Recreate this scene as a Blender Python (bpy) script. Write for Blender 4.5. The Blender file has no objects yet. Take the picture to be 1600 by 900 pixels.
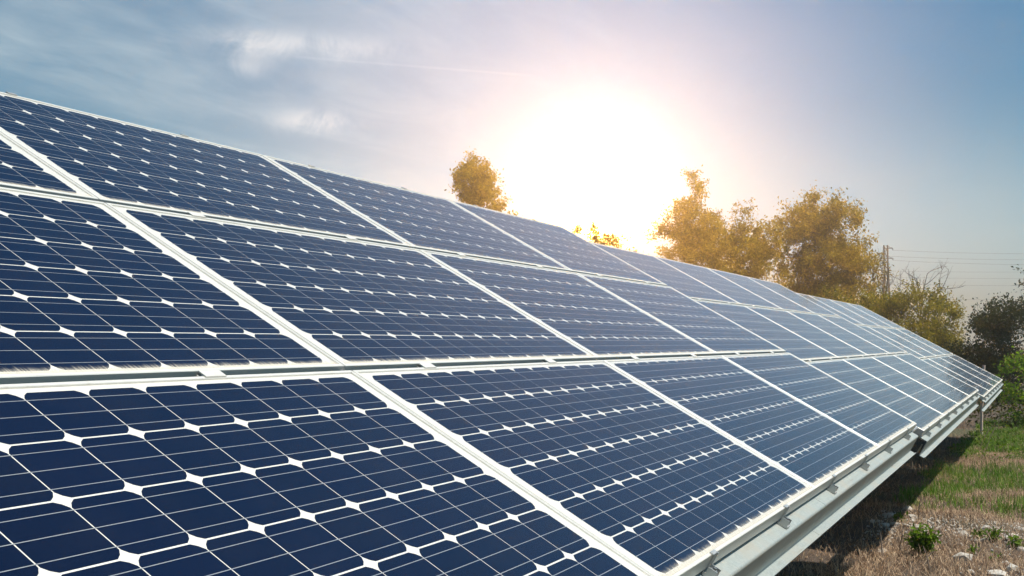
import bpy, math, random
import numpy as np
from mathutils import Vector, Matrix

random.seed(7)
rng = np.random.default_rng(11)
SC = bpy.context.scene
COL = SC.collection
R = math.radians

# ------------------------------------------------------------------ camera
cam_d = bpy.data.cameras.new('camera')
cam = bpy.data.objects.new('camera', cam_d)
COL.objects.link(cam)
cam_d.sensor_width = 36.0
cam_d.lens = 36.0 * 1762.15 / 1600.0
cam_d.clip_start = 0.05
cam_d.clip_end = 3000
fw = Vector((0.90356, 0.42576, 0.04804)).normalized()
rt = Vector((0.42625, -0.90461, 0.0)).normalized()
up = rt.cross(fw)
cam.matrix_world = Matrix(((rt.x, up.x, -fw.x, -2.6268), (rt.y, up.y, -fw.y, -0.8281),
                           (rt.z, up.z, -fw.z, 1.5767), (0, 0, 0, 1)))
SC.camera = cam

# ------------------------------------------------------------------ exposure / engine
SC.view_settings.view_transform = 'Standard'
SC.view_settings.look = 'None'
SC.view_settings.gamma = 1.0
SC.view_settings.exposure = 0.36
SC.render.engine = 'CYCLES'
cy = SC.cycles
cy.use_denoising = True
cy.denoiser = 'OPENIMAGEDENOISE'
cy.max_bounces = 8
cy.transparent_max_bounces = 12
cy.volume_bounces = 0
cy.sample_clamp_indirect = 6.0
cy.caustics_reflective = False
cy.caustics_refractive = False

# ------------------------------------------------------------------ sun
SUN = Vector((0.10, -0.52, 1.0)).normalized()
sd = bpy.data.lights.new('sun', 'SUN')
sd.energy = 5.0
sd.angle = R(0.53)
sd.color = (1.0, 0.93, 0.82)
sun = bpy.data.objects.new('sun', sd)
COL.objects.link(sun)
sun.rotation_euler = (-SUN).to_track_quat('-Z', 'Y').to_euler()
sun.location = (0, 0, 40)

# ------------------------------------------------------------------ sky
GLOW = Vector((0.9255, 0.3550, 0.1322)).normalized()      # brightest spot of the veiled sky
W = bpy.data.worlds.new('World')
SC.world = W
W.use_nodes = True
try:
    W.cycles.sampling_method = 'MANUAL'
    W.cycles.sample_map_resolution = 2048
except Exception:
    pass


class NT:
    """tiny helper around a node tree"""
    def __init__(self, tree):
        self.t = tree
        tree.nodes.clear()

    def n(self, kind, **kw):
        nd = self.t.nodes.new(kind)
        for k, v in kw.items():
            setattr(nd, k, v)
        return nd

    def put(self, sock, v):
        if v is None:
            return
        if isinstance(v, bpy.types.NodeSocket):
            self.t.links.new(v, sock)
        else:
            if sock.type == 'RGBA' and len(v) == 3:
                v = (*v, 1.0)
            sock.default_value = v

    def m(self, op, a, b=None, c=None, clamp=False):
        nd = self.n('ShaderNodeMath', operation=op, use_clamp=clamp)
        for s, v in zip(nd.inputs, (a, b, c)):
            self.put(s, v)
        return nd.outputs[0]

    def vm(self, op, a, b=None, out=0):
        nd = self.n('ShaderNodeVectorMath', operation=op)
        self.put(nd.inputs[0], a)
        self.put(nd.inputs[1], b)
        return nd.outputs[out]

    def mix(self, f, a, b, blend='MIX'):
        nd = self.n('ShaderNodeMix', data_type='RGBA', blend_type=blend)
        self.put(nd.inputs[0], f)
        self.put(nd.inputs[6], a)
        self.put(nd.inputs[7], b)
        return nd.outputs[2]

    def ramp(self, f, stops, interp='LINEAR'):
        nd = self.n('ShaderNodeValToRGB')
        nd.color_ramp.interpolation = interp
        el = nd.color_ramp.elements
        while len(el) < len(stops):
            el.new(0.5)
        for e, (p, c) in zip(el, stops):
            e.position = p
            e.color = (*c, 1) if len(c) == 3 else c
        self.put(nd.inputs[0], f)
        return nd.outputs[0]

    def noise(self, vec, scale, detail=4, rough=0.55, out=0, dist=0.0):
        nd = self.n('ShaderNodeTexNoise')
        self.put(nd.inputs['Vector'], vec)
        nd.inputs['Scale'].default_value = scale
        nd.inputs['Detail'].default_value = detail
        nd.inputs['Roughness'].default_value = rough
        nd.inputs['Distortion'].default_value = dist
        return nd.outputs[out]

    def smooth(self, v, lo, hi):
        nd = self.n('ShaderNodeMapRange', interpolation_type='SMOOTHSTEP')
        self.put(nd.inputs[0], v)
        nd.inputs[1].default_value = lo
        nd.inputs[2].default_value = hi
        return nd.outputs[0]


def build_world():
    t = NT(W.node_tree)
    STR = 0.10
    sky = t.n('ShaderNodeTexSky', sky_type='NISHITA')
    sky.sun_disc = False
    sky.sun_elevation = math.asin(SUN.z)
    sky.sun_rotation = math.atan2(SUN.x, SUN.y)
    sky.altitude = 100
    sky.air_density = 1.1
    sky.dust_density = 1.4
    sky.ozone_density = 1.6
    d = t.n('ShaderNodeTexCoord').outputs['Generated']
    d = t.vm('NORMALIZE', d)
    cosang = t.vm('DOT_PRODUCT', d, tuple(GLOW), out=1)
    ang = t.m('MULTIPLY', t.m('ARCCOSINE', t.m('MINIMUM', cosang, 0.9999999)), 57.29578)   # degrees

    # thin streaky cirrus on a plane far above
    sep = t.n('ShaderNodeSeparateXYZ')
    t.put(sep.inputs[0], d)
    zc = t.m('MAXIMUM', sep.outputs[2], 0.02)
    zz = t.m('ADD', zc, 0.06)
    cx = t.m('DIVIDE', sep.outputs[0], zz)
    cyy = t.m('DIVIDE', sep.outputs[1], zz)
    comb = t.n('ShaderNodeCombineXYZ')
    t.put(comb.inputs[0], cx)
    t.put(comb.inputs[1], cyy)
    mp = t.n('ShaderNodeMapping')
    mp.inputs['Rotation'].default_value = (0, 0, R(38))
    mp.inputs['Scale'].default_value = (0.55, 1.0, 1)
    t.put(mp.inputs[0], comb.outputs[0])
    c1 = t.noise(mp.outputs[0], 0.75, 7, 0.62, dist=0.5)
    c2 = t.noise(mp.outputs[0], 3.2, 6, 0.6, dist=0.8)
    cl = t.m('ADD', t.m('MULTIPLY', c1, 0.72), t.m('MULTIPLY', c2, 0.28))
    cl = t.m('MULTIPLY', t.smooth(cl, 0.42, 0.72), t.smooth(sep.outputs[2], -0.02, 0.10))
    base = t.mix(1.0, sky.outputs[0], (0.12, 0.52, 0.68), 'MULTIPLY')
    pale = t.smooth(sep.outputs[2], 0.22, 0.0)            # paler towards the horizon
    base = t.mix(t.m('MULTIPLY', pale, 0.70), base, (6.0, 7.2, 7.7))
    bank = t.smooth(sep.outputs[1], 0.12, 0.62)           # the thin cloud thickens away from the sun's side
    cl = t.m('ADD', t.m('MULTIPLY', cl, t.m('MULTIPLY_ADD', bank, 0.75, 0.12)), t.m('MULTIPLY', bank, 0.30), clamp=True)
    cl = t.m('MULTIPLY', cl, t.smooth(sep.outputs[2], 0.60, 0.25))   # thinner overhead than along the slanting view to the horizon
    base = t.mix(t.m('MULTIPLY', cl, 0.62), base, (5.2, 6.0, 6.3))

    # a few separate wisps and an old contrail
    wn = t.noise(d, 16.0, 6, 0.65, dist=1.2)
    for c, wu, wv, amt in (((0.7828, 0.5679, 0.2543), 0.075, 0.010, 0.55), ((0.7604, 0.5976, 0.2545), 0.030, 0.011, 0.5),
                           ((0.8018, 0.5661, 0.1916), 0.034, 0.010, 0.75), ((0.7577, 0.6087, 0.2354), 0.022, 0.008, 0.4)):
        c = Vector(c).normalized()
        ax = Vector((0, 0, 1)).cross(c).normalized()
        bx = c.cross(ax)
        uu = t.m('DIVIDE', t.vm('DOT_PRODUCT', d, tuple(ax), out=1), wu)
        vv = t.m('DIVIDE', t.m('ADD', t.vm('DOT_PRODUCT', d, tuple(bx), out=1), t.m('MULTIPLY_ADD', wn, 0.018, -0.009)), wv)
        # dot products are measured from the patch centre because ax, bx are perpendicular to it
        rr = t.m('ADD', t.m('MULTIPLY', uu, uu), t.m('MULTIPLY', vv, vv))
        front = t.smooth(t.vm('DOT_PRODUCT', d, tuple(c), out=1), 0.9, 0.95)
        msk = t.m('MULTIPLY', t.m('POWER', 2.71828, t.m('MULTIPLY', rr, -1.0)), front)
        msk = t.m('MULTIPLY', t.m('MULTIPLY', msk, t.smooth(wn, 0.30, 0.65)), amt)
        base = t.mix(msk, base, (7.4, 7.3, 7.2))
    p0, p1 = Vector((0.7788, 0.5781, 0.2435)), Vector((0.8869, 0.3994, 0.2321))
    nn = p0.cross(p1).normalized()
    mid_ = (p0 + p1).normalized()
    off = t.m('ABSOLUTE', t.vm('DOT_PRODUCT', d, tuple(nn), out=1))
    line = t.m('MULTIPLY', t.smooth(off, 0.0016, 0.0003), t.smooth(t.vm('DOT_PRODUCT', d, tuple(mid_), out=1), 0.9935, 0.9965))
    base = t.mix(t.m('MULTIPLY', line, 0.09), base, (8.0, 7.8, 7.8))

    # veiled bright sky: wide aureole + bright core
    def lobe(width, power):
        return t.m('POWER', 2.71828, t.m('MULTIPLY', t.m('POWER', t.m('DIVIDE', ang, width), power), -1.0))
    wide = t.mix(1.0, (4.6, 3.9, 4.3), lobe(14.0, 2.0), 'MULTIPLY')
    mid = t.mix(1.0, (9.0, 7.4, 5.4), lobe(3.2, 1.15), 'MULTIPLY')
    core = t.mix(1.0, (1750.0, 850.0, 150.0), lobe(1.7, 2.0), 'MULTIPLY')
    col = t.mix(1.0, base, wide, 'ADD')
    col = t.mix(1.0, col, mid, 'ADD')
    col = t.mix(1.0, col, core, 'ADD')
    bg = t.n('ShaderNodeBackground')
    t.put(bg.inputs[0], col)
    bg.inputs[1].default_value = STR
    o = t.n('ShaderNodeOutputWorld')
    t.put(o.inputs[0], bg.outputs[0])


build_world()


# ------------------------------------------------------------------ object helpers
def tag(o, label=None, cat=None, group=None, kind=None):
    if label:
        o['label'] = label
    if cat:
        o['category'] = cat
    if group:
        o['group'] = group
    if kind:
        o['kind'] = kind
    return o


def empty(name, M=None):
    o = bpy.data.objects.new(name, None)
    o.empty_display_size = 0.1
    COL.objects.link(o)
    if M is not None:
        o.matrix_world = M
    return o


def link(name, me, parent=None, M=None):
    o = bpy.data.objects.new(name, me)
    COL.objects.link(o)
    if parent is not None:
        o.parent = parent
    if M is not None:
        o.matrix_local = M
    return o


class MB:
    """collects faces into one mesh"""
    def __init__(self):
        self.v, self.f = [], []

    def add(self, vs, fs):
        b = len(self.v)
        self.v += [tuple(p) for p in vs]
        self.f += [tuple(b + i for i in q) for q in fs]
        return self

    def box(self, x0, x1, y0, y1, z0, z1):
        vs = [(x, y, z) for z in (z0, z1) for y in (y0, y1) for x in (x0, x1)]
        return self.add(vs, [(0, 2, 3, 1), (4, 5, 7, 6), (0, 1, 5, 4), (2, 6, 7, 3), (0, 4, 6, 2), (1, 3, 7, 5)])

    def bar(self, a, b, w, h=None, upv=(0, 0, 1)):
        h = h or w
        a, b = Vector(a), Vector(b)
        dd = (b - a).normalized()
        s = dd.cross(Vector(upv))
        if s.length < 1e-4:
            s = dd.cross(Vector((1, 0, 0)))
        s.normalize()
        u = s.cross(dd)
        vs = []
        for p in (a, b):
            for i, j in ((-1, -1), (1, -1), (1, 1), (-1, 1)):
                vs.append(p + s * (i * w / 2) + u * (j * h / 2))
        return self.add(vs, [(0, 1, 2, 3), (7, 6, 5, 4), (0, 4, 5, 1), (1, 5, 6, 2), (2, 6, 7, 3), (3, 7, 4, 0)])

    def tube(self, pts, rad, n=6, cap=True):
        rings = []
        for i, p in enumerate(pts):
            p = Vector(p)
            q = Vector(pts[min(i + 1, len(pts) - 1)]) - Vector(pts[max(i - 1, 0)])
            q.normalize()
            s = q.cross(Vector((0.13, 0.31, 0.94)))
            if s.length < 1e-3:
                s = q.cross(Vector((1, 0, 0)))
            s.normalize()
            u = s.cross(q)
            r = rad[i] if hasattr(rad, '__len__') else rad
            rings.append([p + s * (r * math.cos(k * 2 * math.pi / n)) + u * (r * math.sin(k * 2 * math.pi / n)) for k in range(n)])
        vs = [v for rg in rings for v in rg]
        fs = []
        for i in range(len(pts) - 1):
            for k in range(n):
                k2 = (k + 1) % n
                fs.append((i * n + k, i * n + k2, (i + 1) * n + k2, (i + 1) * n + k))
        if cap:
            fs.append(tuple(range(n - 1, -1, -1)))
            fs.append(tuple((len(pts) - 1) * n + k for k in range(n)))
        return self.add(vs, fs)

    def extrude(self, prof, x0, x1):
        """closed (y,z) outline swept along x"""
        n = len(prof)
        vs = [(x0, y, z) for y, z in prof] + [(x1, y, z) for y, z in prof]
        fs = [(i, (i + 1) % n, n + (i + 1) % n, n + i) for i in range(n)]
        fs += [tuple(range(n - 1, -1, -1)), tuple(n + i for i in range(n))]
        return self.add(vs, fs)

    def mesh(self, name, mat, smooth=False):
        me = bpy.data.meshes.new(name)
        me.from_pydata(self.v, [], self.f)
        if mat:
            me.materials.append(mat)
        if smooth:
            me.polygons.foreach_set('use_smooth', [True] * len(me.polygons))
        me.update()
        return me

    def build(self, name, mat, parent=None, M=None, smooth=False):
        return link(name, self.mesh(name, mat, smooth), parent, M)


def quick_mesh(name, verts, nper, faces, mat, attrs=None, smooth=False):
    """verts (n*nper,3) numpy; faces list of index tuples inside one element, repeated"""
    n = len(verts) // nper
    me = bpy.data.meshes.new(name)
    me.vertices.add(len(verts))
    me.vertices.foreach_set('co', verts.astype(np.float32).ravel())
    offs = (np.arange(n) * nper)
    loops, starts, tot = [], [], 0
    flens = [len(f) for f in faces]
    per = np.concatenate([np.array(f) for f in faces])
    allv = (offs[:, None] + per[None, :]).ravel()
    me.loops.add(len(allv))
    me.loops.foreach_set('vertex_index', allv.astype(np.int32))
    fs = np.tile(np.array(flens), n)
    st = np.concatenate([[0], np.cumsum(fs)[:-1]])
    me.polygons.add(len(fs))
    me.polygons.foreach_set('loop_start', st.astype(np.int32))
    me.polygons.foreach_set('loop_total', fs.astype(np.int32))
    if smooth:
        me.polygons.foreach_set('use_smooth', np.ones(len(fs), bool))
    me.update(calc_edges=True)
    for k, a in (attrs or {}).items():
        at = me.attributes.new(k, 'FLOAT', 'POINT')
        at.data.foreach_set('value', np.repeat(a, nper).astype(np.float32))
    me.materials.append(mat)
    return me


# ------------------------------------------------------------------ materials
def newmat(name):
    m = bpy.data.materials.new(name)
    m.use_nodes = True
    return m, NT(m.node_tree)


def principled(t, **kw):
    b = t.n('ShaderNodeBsdfPrincipled')
    for k, v in kw.items():
        t.put(b.inputs[k.replace('_', ' ')], v)
    return b


def finish(t, shader, disp=None):
    o = t.n('ShaderNodeOutputMaterial')
    t.put(o.inputs['Surface'], shader)
    return o


def objco(t):
    return t.n('ShaderNodeTexCoord').outputs['Object']


def mat_cell():
    m, t = newmat('monocrystalline_cell')
    rnd = t.n('ShaderNodeObjectInfo').outputs['Random']
    geo = t.n('ShaderNodeNewGeometry').outputs['Random Per Island']
    r = t.m('FRACT', t.m('ADD', rnd, geo))
    co = objco(t)
    nz = t.noise(co, 260, 2, 0.7)
    c = t.mix(r, (0.0007, 0.0034, 0.019), (0.0013, 0.0046, 0.025))
    c = t.mix(t.smooth(nz, 0.35, 0.75), c, (0.0030, 0.0075, 0.033))
    b = principled(t, Base_Color=c, Roughness=0.38)
    b.inputs['Specular IOR Level'].default_value = 0.0
    finish(t, b.outputs[0])
    return m


def mat_backsheet():
    m, t = newmat('white_backsheet')
    nz = t.noise(objco(t), 9, 4)
    b = principled(t, Base_Color=t.mix(nz, (0.74, 0.73, 0.69), (0.80, 0.79, 0.76)), Roughness=0.55)
    finish(t, b.outputs[0])
    return m


def mat_ribbon():
    m, t = newmat('tinned_ribbon')
    b = principled(t, Base_Color=(0.55, 0.58, 0.62), Roughness=0.42, Metallic=0.55)
    finish(t, b.outputs[0])
    return m


def mat_glass():
    m, t = newmat('dusty_panel_glass')
    co = objco(t)
    fr = t.n('ShaderNodeFresnel')
    fr.inputs['IOR'].default_value = 1.43
    gl = t.n('ShaderNodeBsdfGlossy')
    gl.inputs['Color'].default_value = (0.95, 0.97, 1.0, 1)
    nzb = t.noise(co, 2.2, 3)
    t.put(gl.inputs['Roughness'], t.m('MULTIPLY_ADD', nzb, 0.03, 0.035))
    tr = t.n('ShaderNodeBsdfTransparent')
    tr.inputs['Color'].default_value = (0.95, 0.96, 0.96, 1)
    gl2 = t.n('ShaderNodeBsdfGlossy')            # broad sheen of the textured solar glass
    gl2.inputs['Color'].default_value = (0.95, 0.97, 1.0, 1)
    gl2.inputs['Roughness'].default_value = 0.24
    mg = t.n('ShaderNodeMixShader')
    mg.inputs[0].default_value = 0.45
    t.put(mg.inputs[1], gl.outputs[0])
    t.put(mg.inputs[2], gl2.outputs[0])
    mix1 = t.n('ShaderNodeMixShader')
    t.put(mix1.inputs[0], fr.outputs[0])
    t.put(mix1.inputs[1], tr.outputs[0])
    t.put(mix1.inputs[2], mg.outputs[0])
    # dust film: thin all over, run-off streaks collected along the lower edge
    sep = t.n('ShaderNodeSeparateXYZ')
    t.put(sep.inputs[0], co)
    info = t.n('ShaderNodeObjectInfo').outputs['Random']
    sc = t.n('ShaderNodeMapping')
    sc.inputs['Scale'].default_value = (150, 3.0, 1)
    t.put(sc.inputs[0], co)
    off = t.n('ShaderNodeCombineXYZ')
    t.put(off.inputs[0], t.m('MULTIPLY', info, 40))
    t.put(sc.inputs['Location'], off.outputs[0])
    st = t.noise(sc.outputs[0], 1.0, 3, 0.6)
    edge = t.smooth(sep.outputs[1], 0.062, 0.013)
    streak = t.m('MULTIPLY', t.smooth(t.m('ADD', t.m('MULTIPLY', edge, 0.55), st), 0.72, 1.12), edge)
    film = t.noise(co, 5.5, 6, 0.65)
    film = t.m('MULTIPLY', t.smooth(film, 0.35, 0.8), 0.005)
    dust = t.m('ADD', t.m('MULTIPLY', streak, 0.6), t.m('ADD', film, 0.001))
    df = t.n('ShaderNodeBsdfDiffuse')
    df.inputs['Color'].default_value = (0.62, 0.57, 0.48, 1)
    mix2 = t.n('ShaderNodeMixShader')
    t.put(mix2.inputs[0], dust)
    t.put(mix2.inputs[1], mix1.outputs[0])
    t.put(mix2.inputs[2], df.outputs[0])
    finish(t, mix2.outputs[0])
    return m


def mat_alu(name='anodised_aluminium', tint=(0.80, 0.78, 0.72), rough=0.42, metal=0.35):
    m, t = newmat(name)
    co = objco(t)
    mp = t.n('ShaderNodeMapping')
    mp.inputs['Scale'].default_value = (3, 60, 60)
    t.put(mp.inputs[0], co)
    nz = t.noise(mp.outputs[0], 3.0, 5, 0.6)
    nz2 = t.noise(co, 25, 4, 0.7)
    c = t.mix(t.smooth(nz, 0.3, 0.75), tint, tuple(v * 0.86 for v in tint))
    c = t.mix(t.m('MULTIPLY', t.smooth(nz2, 0.55, 0.85), 0.5), c, (0.42, 0.37, 0.29))
    b = principled(t, Base_Color=c, Roughness=rough, Metallic=metal)
    finish(t, b.outputs[0])
    return m


def mat_galv():
    m, t = newmat('galvanised_steel')
    co = objco(t)
    vo = t.n('ShaderNodeTexVoronoi')
    vo.inputs['Scale'].default_value = 130
    t.put(vo.inputs['Vector'], co)
    sp = t.n('ShaderNodeSeparateColor')
    t.put(sp.inputs[0], vo.outputs['Color'])
    nz = t.noise(co, 6, 5, 0.65)
    c = t.mix(sp.outputs[0], (0.33, 0.375, 0.365), (0.43, 0.47, 0.45))
    c = t.mix(t.smooth(nz, 0.4, 0.75), c, (0.40, 0.40, 0.36))
    # stains that follow the length of the beam, and rust runs at the splices
    mp = t.n('ShaderNodeMapping')
    mp.inputs['Scale'].default_value = (1.6, 30, 30)
    t.put(mp.inputs[0], co)
    s2 = t.noise(mp.outputs[0], 1.4, 5, 0.7)
    c = t.mix(t.m('MULTIPLY', t.smooth(s2, 0.55, 0.75), 0.55), c, (0.26, 0.19, 0.12))
    mp2 = t.n('ShaderNodeMapping')
    mp2.inputs['Scale'].default_value = (14, 1, 1)
    t.put(mp2.inputs[0], co)
    s3 = t.noise(mp2.outputs[0], 1.0, 5, 0.6)
    c = t.mix(t.m('MULTIPLY', t.smooth(s3, 0.64, 0.80), 0.5), c, (0.30, 0.17, 0.09))
    b = principled(t, Base_Color=c, Roughness=t.m('MULTIPLY_ADD', nz, 0.2, 0.38), Metallic=0.35)
    bp = t.n('ShaderNodeBump')
    bp.inputs['Strength'].default_value = 0.06
    bp.inputs['Distance'].default_value = 0.002
    t.put(bp.inputs['Height'], nz)
    t.put(b.inputs['Normal'], bp.outputs[0])
    finish(t, b.outputs[0])
    return m


def mat_steel_dark():
    m, t = newmat('weathered_bolt_steel')
    nz = t.noise(objco(t), 40, 3)
    b = principled(t, Base_Color=t.mix(nz, (0.34, 0.33, 0.31), (0.50, 0.49, 0.46)), Roughness=0.35, Metallic=0.8)
    finish(t, b.outputs[0])
    return m


def mat_leaf(name, dark, light, trans=0.45, tcol=None):
    m, t = newmat(name)
    a = t.n('ShaderNodeAttribute', attribute_name='rnd').outputs['Fac']
    c = t.mix(a, dark, light)
    b = principled(t, Base_Color=c, Roughness=0.42)
    b.inputs['Specular IOR Level'].default_value = 0.06
    tl = t.n('ShaderNodeBsdfTranslucent')
    t.put(tl.inputs[0], t.mix(1.0, c, tcol or (1.7, 1.35, 0.55), 'MULTIPLY'))
    mx = t.n('ShaderNodeMixShader')
    mx.inputs[0].default_value = trans
    t.put(mx.inputs[1], b.outputs[0])
    t.put(mx.inputs[2], tl.outputs[0])
    finish(t, mx.outputs[0])
    return m


def mat_bark(name, a, b_):
    m, t = newmat(name)
    co = objco(t)
    mp = t.n('ShaderNodeMapping')
    mp.inputs['Scale'].default_value = (9, 9, 1.5)
    t.put(mp.inputs[0], co)
    nz = t.noise(mp.outputs[0], 3, 6, 0.7)
    b = principled(t, Base_Color=t.mix(nz, a, b_), Roughness=0.9)
    bp = t.n('ShaderNodeBump')
    bp.inputs['Strength'].default_value = 0.6
    bp.inputs['Distance'].default_value = 0.02
    t.put(bp.inputs['Height'], nz)
    t.put(b.inputs['Normal'], bp.outputs[0])
    finish(t, b.outputs[0])
    return m


def mat_blade(name, stops, trans=0.3):
    m, t = newmat(name)
    a = t.n('ShaderNodeAttribute', attribute_name='rnd').outputs['Fac']
    c = t.ramp(a, stops)
    b = principled(t, Base_Color=c, Roughness=0.6)
    b.inputs['Specular IOR Level'].default_value = 0.25
    tl = t.n('ShaderNodeBsdfTranslucent')
    t.put(tl.inputs[0], c)
    mx = t.n('ShaderNodeMixShader')
    mx.inputs[0].default_value = trans
    t.put(mx.inputs[1], b.outputs[0])
    t.put(mx.inputs[2], tl.outputs[0])
    finish(t, mx.outputs[0])
    return m


def mat_ground():
    m, t = newmat('stony_soil')
    co = objco(t)
    n1 = t.noise(co, 0.35, 5)
    n2 = t.noise(co, 5.0, 6, 0.7)
    n3 = t.noise(co, 38, 5, 0.7)
    c = t.mix(t.smooth(n2, 0.3, 0.7), (0.045, 0.030, 0.021), (0.105, 0.075, 0.055))
    c = t.mix(t.m('MULTIPLY', t.smooth(n3, 0.5, 0.75), 0.6), c, (0.17, 0.14, 0.11))
    c = t.mix(t.m('MULTIPLY', t.smooth(n1, 0.5, 0.65), 0.45), c, (0.075, 0.10, 0.030))
    b = principled(t, Base_Color=c, Roughness=0.95)
    bp = t.n('ShaderNodeBump')
    bp.inputs['Strength'].default_value = 0.8
    bp.inputs['Distance'].default_value = 0.02
    t.put(bp.inputs['Height'], t.m('ADD', n3, n2))
    t.put(b.inputs['Normal'], bp.outputs[0])
    finish(t, b.outputs[0])
    return m


def mat_stone():
    m, t = newmat('pale_limestone')
    co = objco(t)
    rnd = t.n('ShaderNodeObjectInfo').outputs['Random']
    nz = t.noise(co, 30, 5, 0.7)
    c = t.mix(nz, (0.38, 0.35, 0.31), (0.68, 0.65, 0.60))
    c = t.mix(t.m('MULTIPLY', rnd, 0.45), c, (0.34, 0.29, 0.235))
    b = principled(t, Base_Color=c, Roughness=0.9)
    bp = t.n('ShaderNodeBump')
    bp.inputs['Strength'].default_value = 0.5
    bp.inputs['Distance'].default_value = 0.006
    t.put(bp.inputs['Height'], nz)
    t.put(b.inputs['Normal'], bp.outputs[0])
    finish(t, b.outputs[0])
    return m


def mat_plain(name, col, rough=0.7, metal=0.0):
    m, t = newmat(name)
    nz = t.noise(objco(t), 14, 4)
    b = principled(t, Base_Color=t.mix(nz, tuple(v * 0.8 for v in col), tuple(v * 1.15 for v in col)), Roughness=rough, Metallic=metal)
    finish(t, b.outputs[0])
    return m


CELL, BACK, RIB, GLASS = mat_cell(), mat_backsheet(), mat_ribbon(), mat_glass()
ALU = mat_alu()
ALU_RAIL = mat_alu('mill_finish_aluminium', (0.62, 0.62, 0.60), 0.35, 0.6)
GALV, BOLT = mat_galv(), mat_steel_dark()
BARK = mat_bark('grey_brown_bark', (0.07, 0.05, 0.035), (0.17, 0.13, 0.10))
TWIG = mat_bark('bare_twig_bark', (0.12, 0.085, 0.065), (0.22, 0.17, 0.13))
LEAF_GOLD = mat_leaf('golden_green_leaf', (0.20, 0.135, 0.006), (0.62, 0.45, 0.016), 0.5, (1.5, 1.3, 0.25))
LEAF_OLIVE = mat_leaf('olive_leaf', (0.08, 0.076, 0.006), (0.40, 0.35, 0.022), 0.45, (1.9, 1.5, 0.5))
LEAF_DARK = mat_leaf('dark_bramble_leaf', (0.022, 0.026, 0.008), (0.060, 0.070, 0.015), 0.3)
LEAF_FRESH = mat_leaf('fresh_green_leaf', (0.10, 0.17, 0.016), (0.24, 0.36, 0.035), 0.42, (1.5, 1.5, 0.5))
WEED = mat_leaf('weed_leaf', (0.040, 0.085, 0.010), (0.14, 0.23, 0.025), 0.35, (1.4, 1.4, 0.5))
DRY = mat_blade('dry_straw', [(0.0, (0.085, 0.048, 0.028)), (0.45, (0.33, 0.215, 0.135)), (1.0, (0.66, 0.50, 0.34))])
GREEN = mat_blade('green_blade', [(0.0, (0.05, 0.12, 0.010)), (0.6, (0.14, 0.30, 0.020)), (0.86, (0.22, 0.27, 0.04)), (1.0, (0.36, 0.30, 0.15))], 0.4)
GROUND, STONE = mat_ground(), mat_stone()
STAKE = mat_plain('weathered_pale_wood', (0.70, 0.54, 0.45), 0.8)
PYLON = mat_plain('red_brown_lattice_steel', (0.23, 0.12, 0.10), 0.6, 0.2)
WIRE = mat_plain('grey_wire', (0.10, 0.10, 0.11), 0.5, 0.3)
PVC = mat_plain('grey_plastic', (0.24, 0.25, 0.27), 0.5)

# ------------------------------------------------------------------ ground


def gz(x, y=None):
    """height of the ground: level by the first table, falling gently along the row"""
    return -0.38 * np.clip((np.asarray(x, float) - 8.0) / 14.5, 0, 1)


def bumps(x, y):
    return (0.020 * np.sin(2.1 * x + 1.3 * y) * np.cos(1.7 * y - 0.6 * x) + 0.012 * np.sin(5.3 * x - 2.2 * y + 1.0)
            + 0.010 * np.cos(7.1 * y + 3.1 * x))


def ground_z(x, y):
    return gz(x) + bumps(np.asarray(x, float), np.asarray(y, float))


def build_ground():
    xs = np.concatenate([[-420, -200, -90, -40, -20, -10], np.arange(-6, 32, 0.22), np.linspace(33, 60, 16), [75, 100, 150, 220, 320, 420]])
    ys = np.concatenate([[-420, -200, -90, -40, -20, -10], np.arange(-6, 7, 0.2), np.linspace(7.5, 40, 20), [60, 90, 150, 220, 320, 420]])
    X, Y = np.meshgrid(xs, ys)
    Z = ground_z(X, Y) + 0.012 * rng.standard_normal(X.shape)
    v = np.stack([X.ravel(), Y.ravel(), Z.ravel()], 1)
    nx, ny = len(xs), len(ys)
    fs = [(j * nx + i, j * nx + i + 1, (j + 1) * nx + i + 1, (j + 1) * nx + i) for j in range(ny - 1) for i in range(nx - 1)]
    me = bpy.data.meshes.new('ground')
    me.from_pydata(v.tolist(), [], fs)
    me.polygons.foreach_set('use_smooth', [True] * len(fs))
    me.materials.append(GROUND)
    o = link('ground', me)
    tag(o, kind='structure')
    return o


ground = build_ground()

# ------------------------------------------------------------------ solar tables
TILT = R(29.2)
L, H = 1.956, 1.026            # panel
GU, GV = 0.0062, 0.024         # gaps along the row / up the slope
PU, PV = L + GU, H + GV
FR = 0.011                     # frame lip
FD = 0.050                     # frame depth
CW, CH = 0.1514, 0.1580        # cell
CU0, CV0 = 0.051, 0.027        # white margin incl. frame
CPU = (L - 2 * CU0 - CW) / 11.0
CPV = (H - 2 * CV0 - CH) / 5.0


def cell_outline(x, y, c=0.0195):
    """square cell with rounded-off corners"""
    a, b = CW / 2, CH / 2
    pts = []
    for sx, sy, fl in ((1, 1, 0), (-1, 1, 1), (-1, -1, 0), (1, -1, 1)):
        p = [(a * sx, (b - c) * sy), ((a - c * 0.42) * sx, (b - c * 0.42) * sy), ((a - c) * sx, b * sy)]
        if fl:
            p.reverse()
        pts += p
    return [(x + px, y + py) for px, py in pts]


def cell_into(mb, x, y):
    o = cell_outline(x, y)
    n = len(o)
    vs = [(p[0], p[1], -0.0044) for p in o] + [(p[0], p[1], -0.0051) for p in o]
    mb.add(vs, [tuple(range(n))] + [(i, n + i, n + (i + 1) % n, (i + 1) % n) for i in range(n)])


def cell_spots():
    return [(CU0 + CW / 2 + i * CPU, CV0 + CH / 2 + j * CPV) for j in range(6) for i in range(12)]


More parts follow.
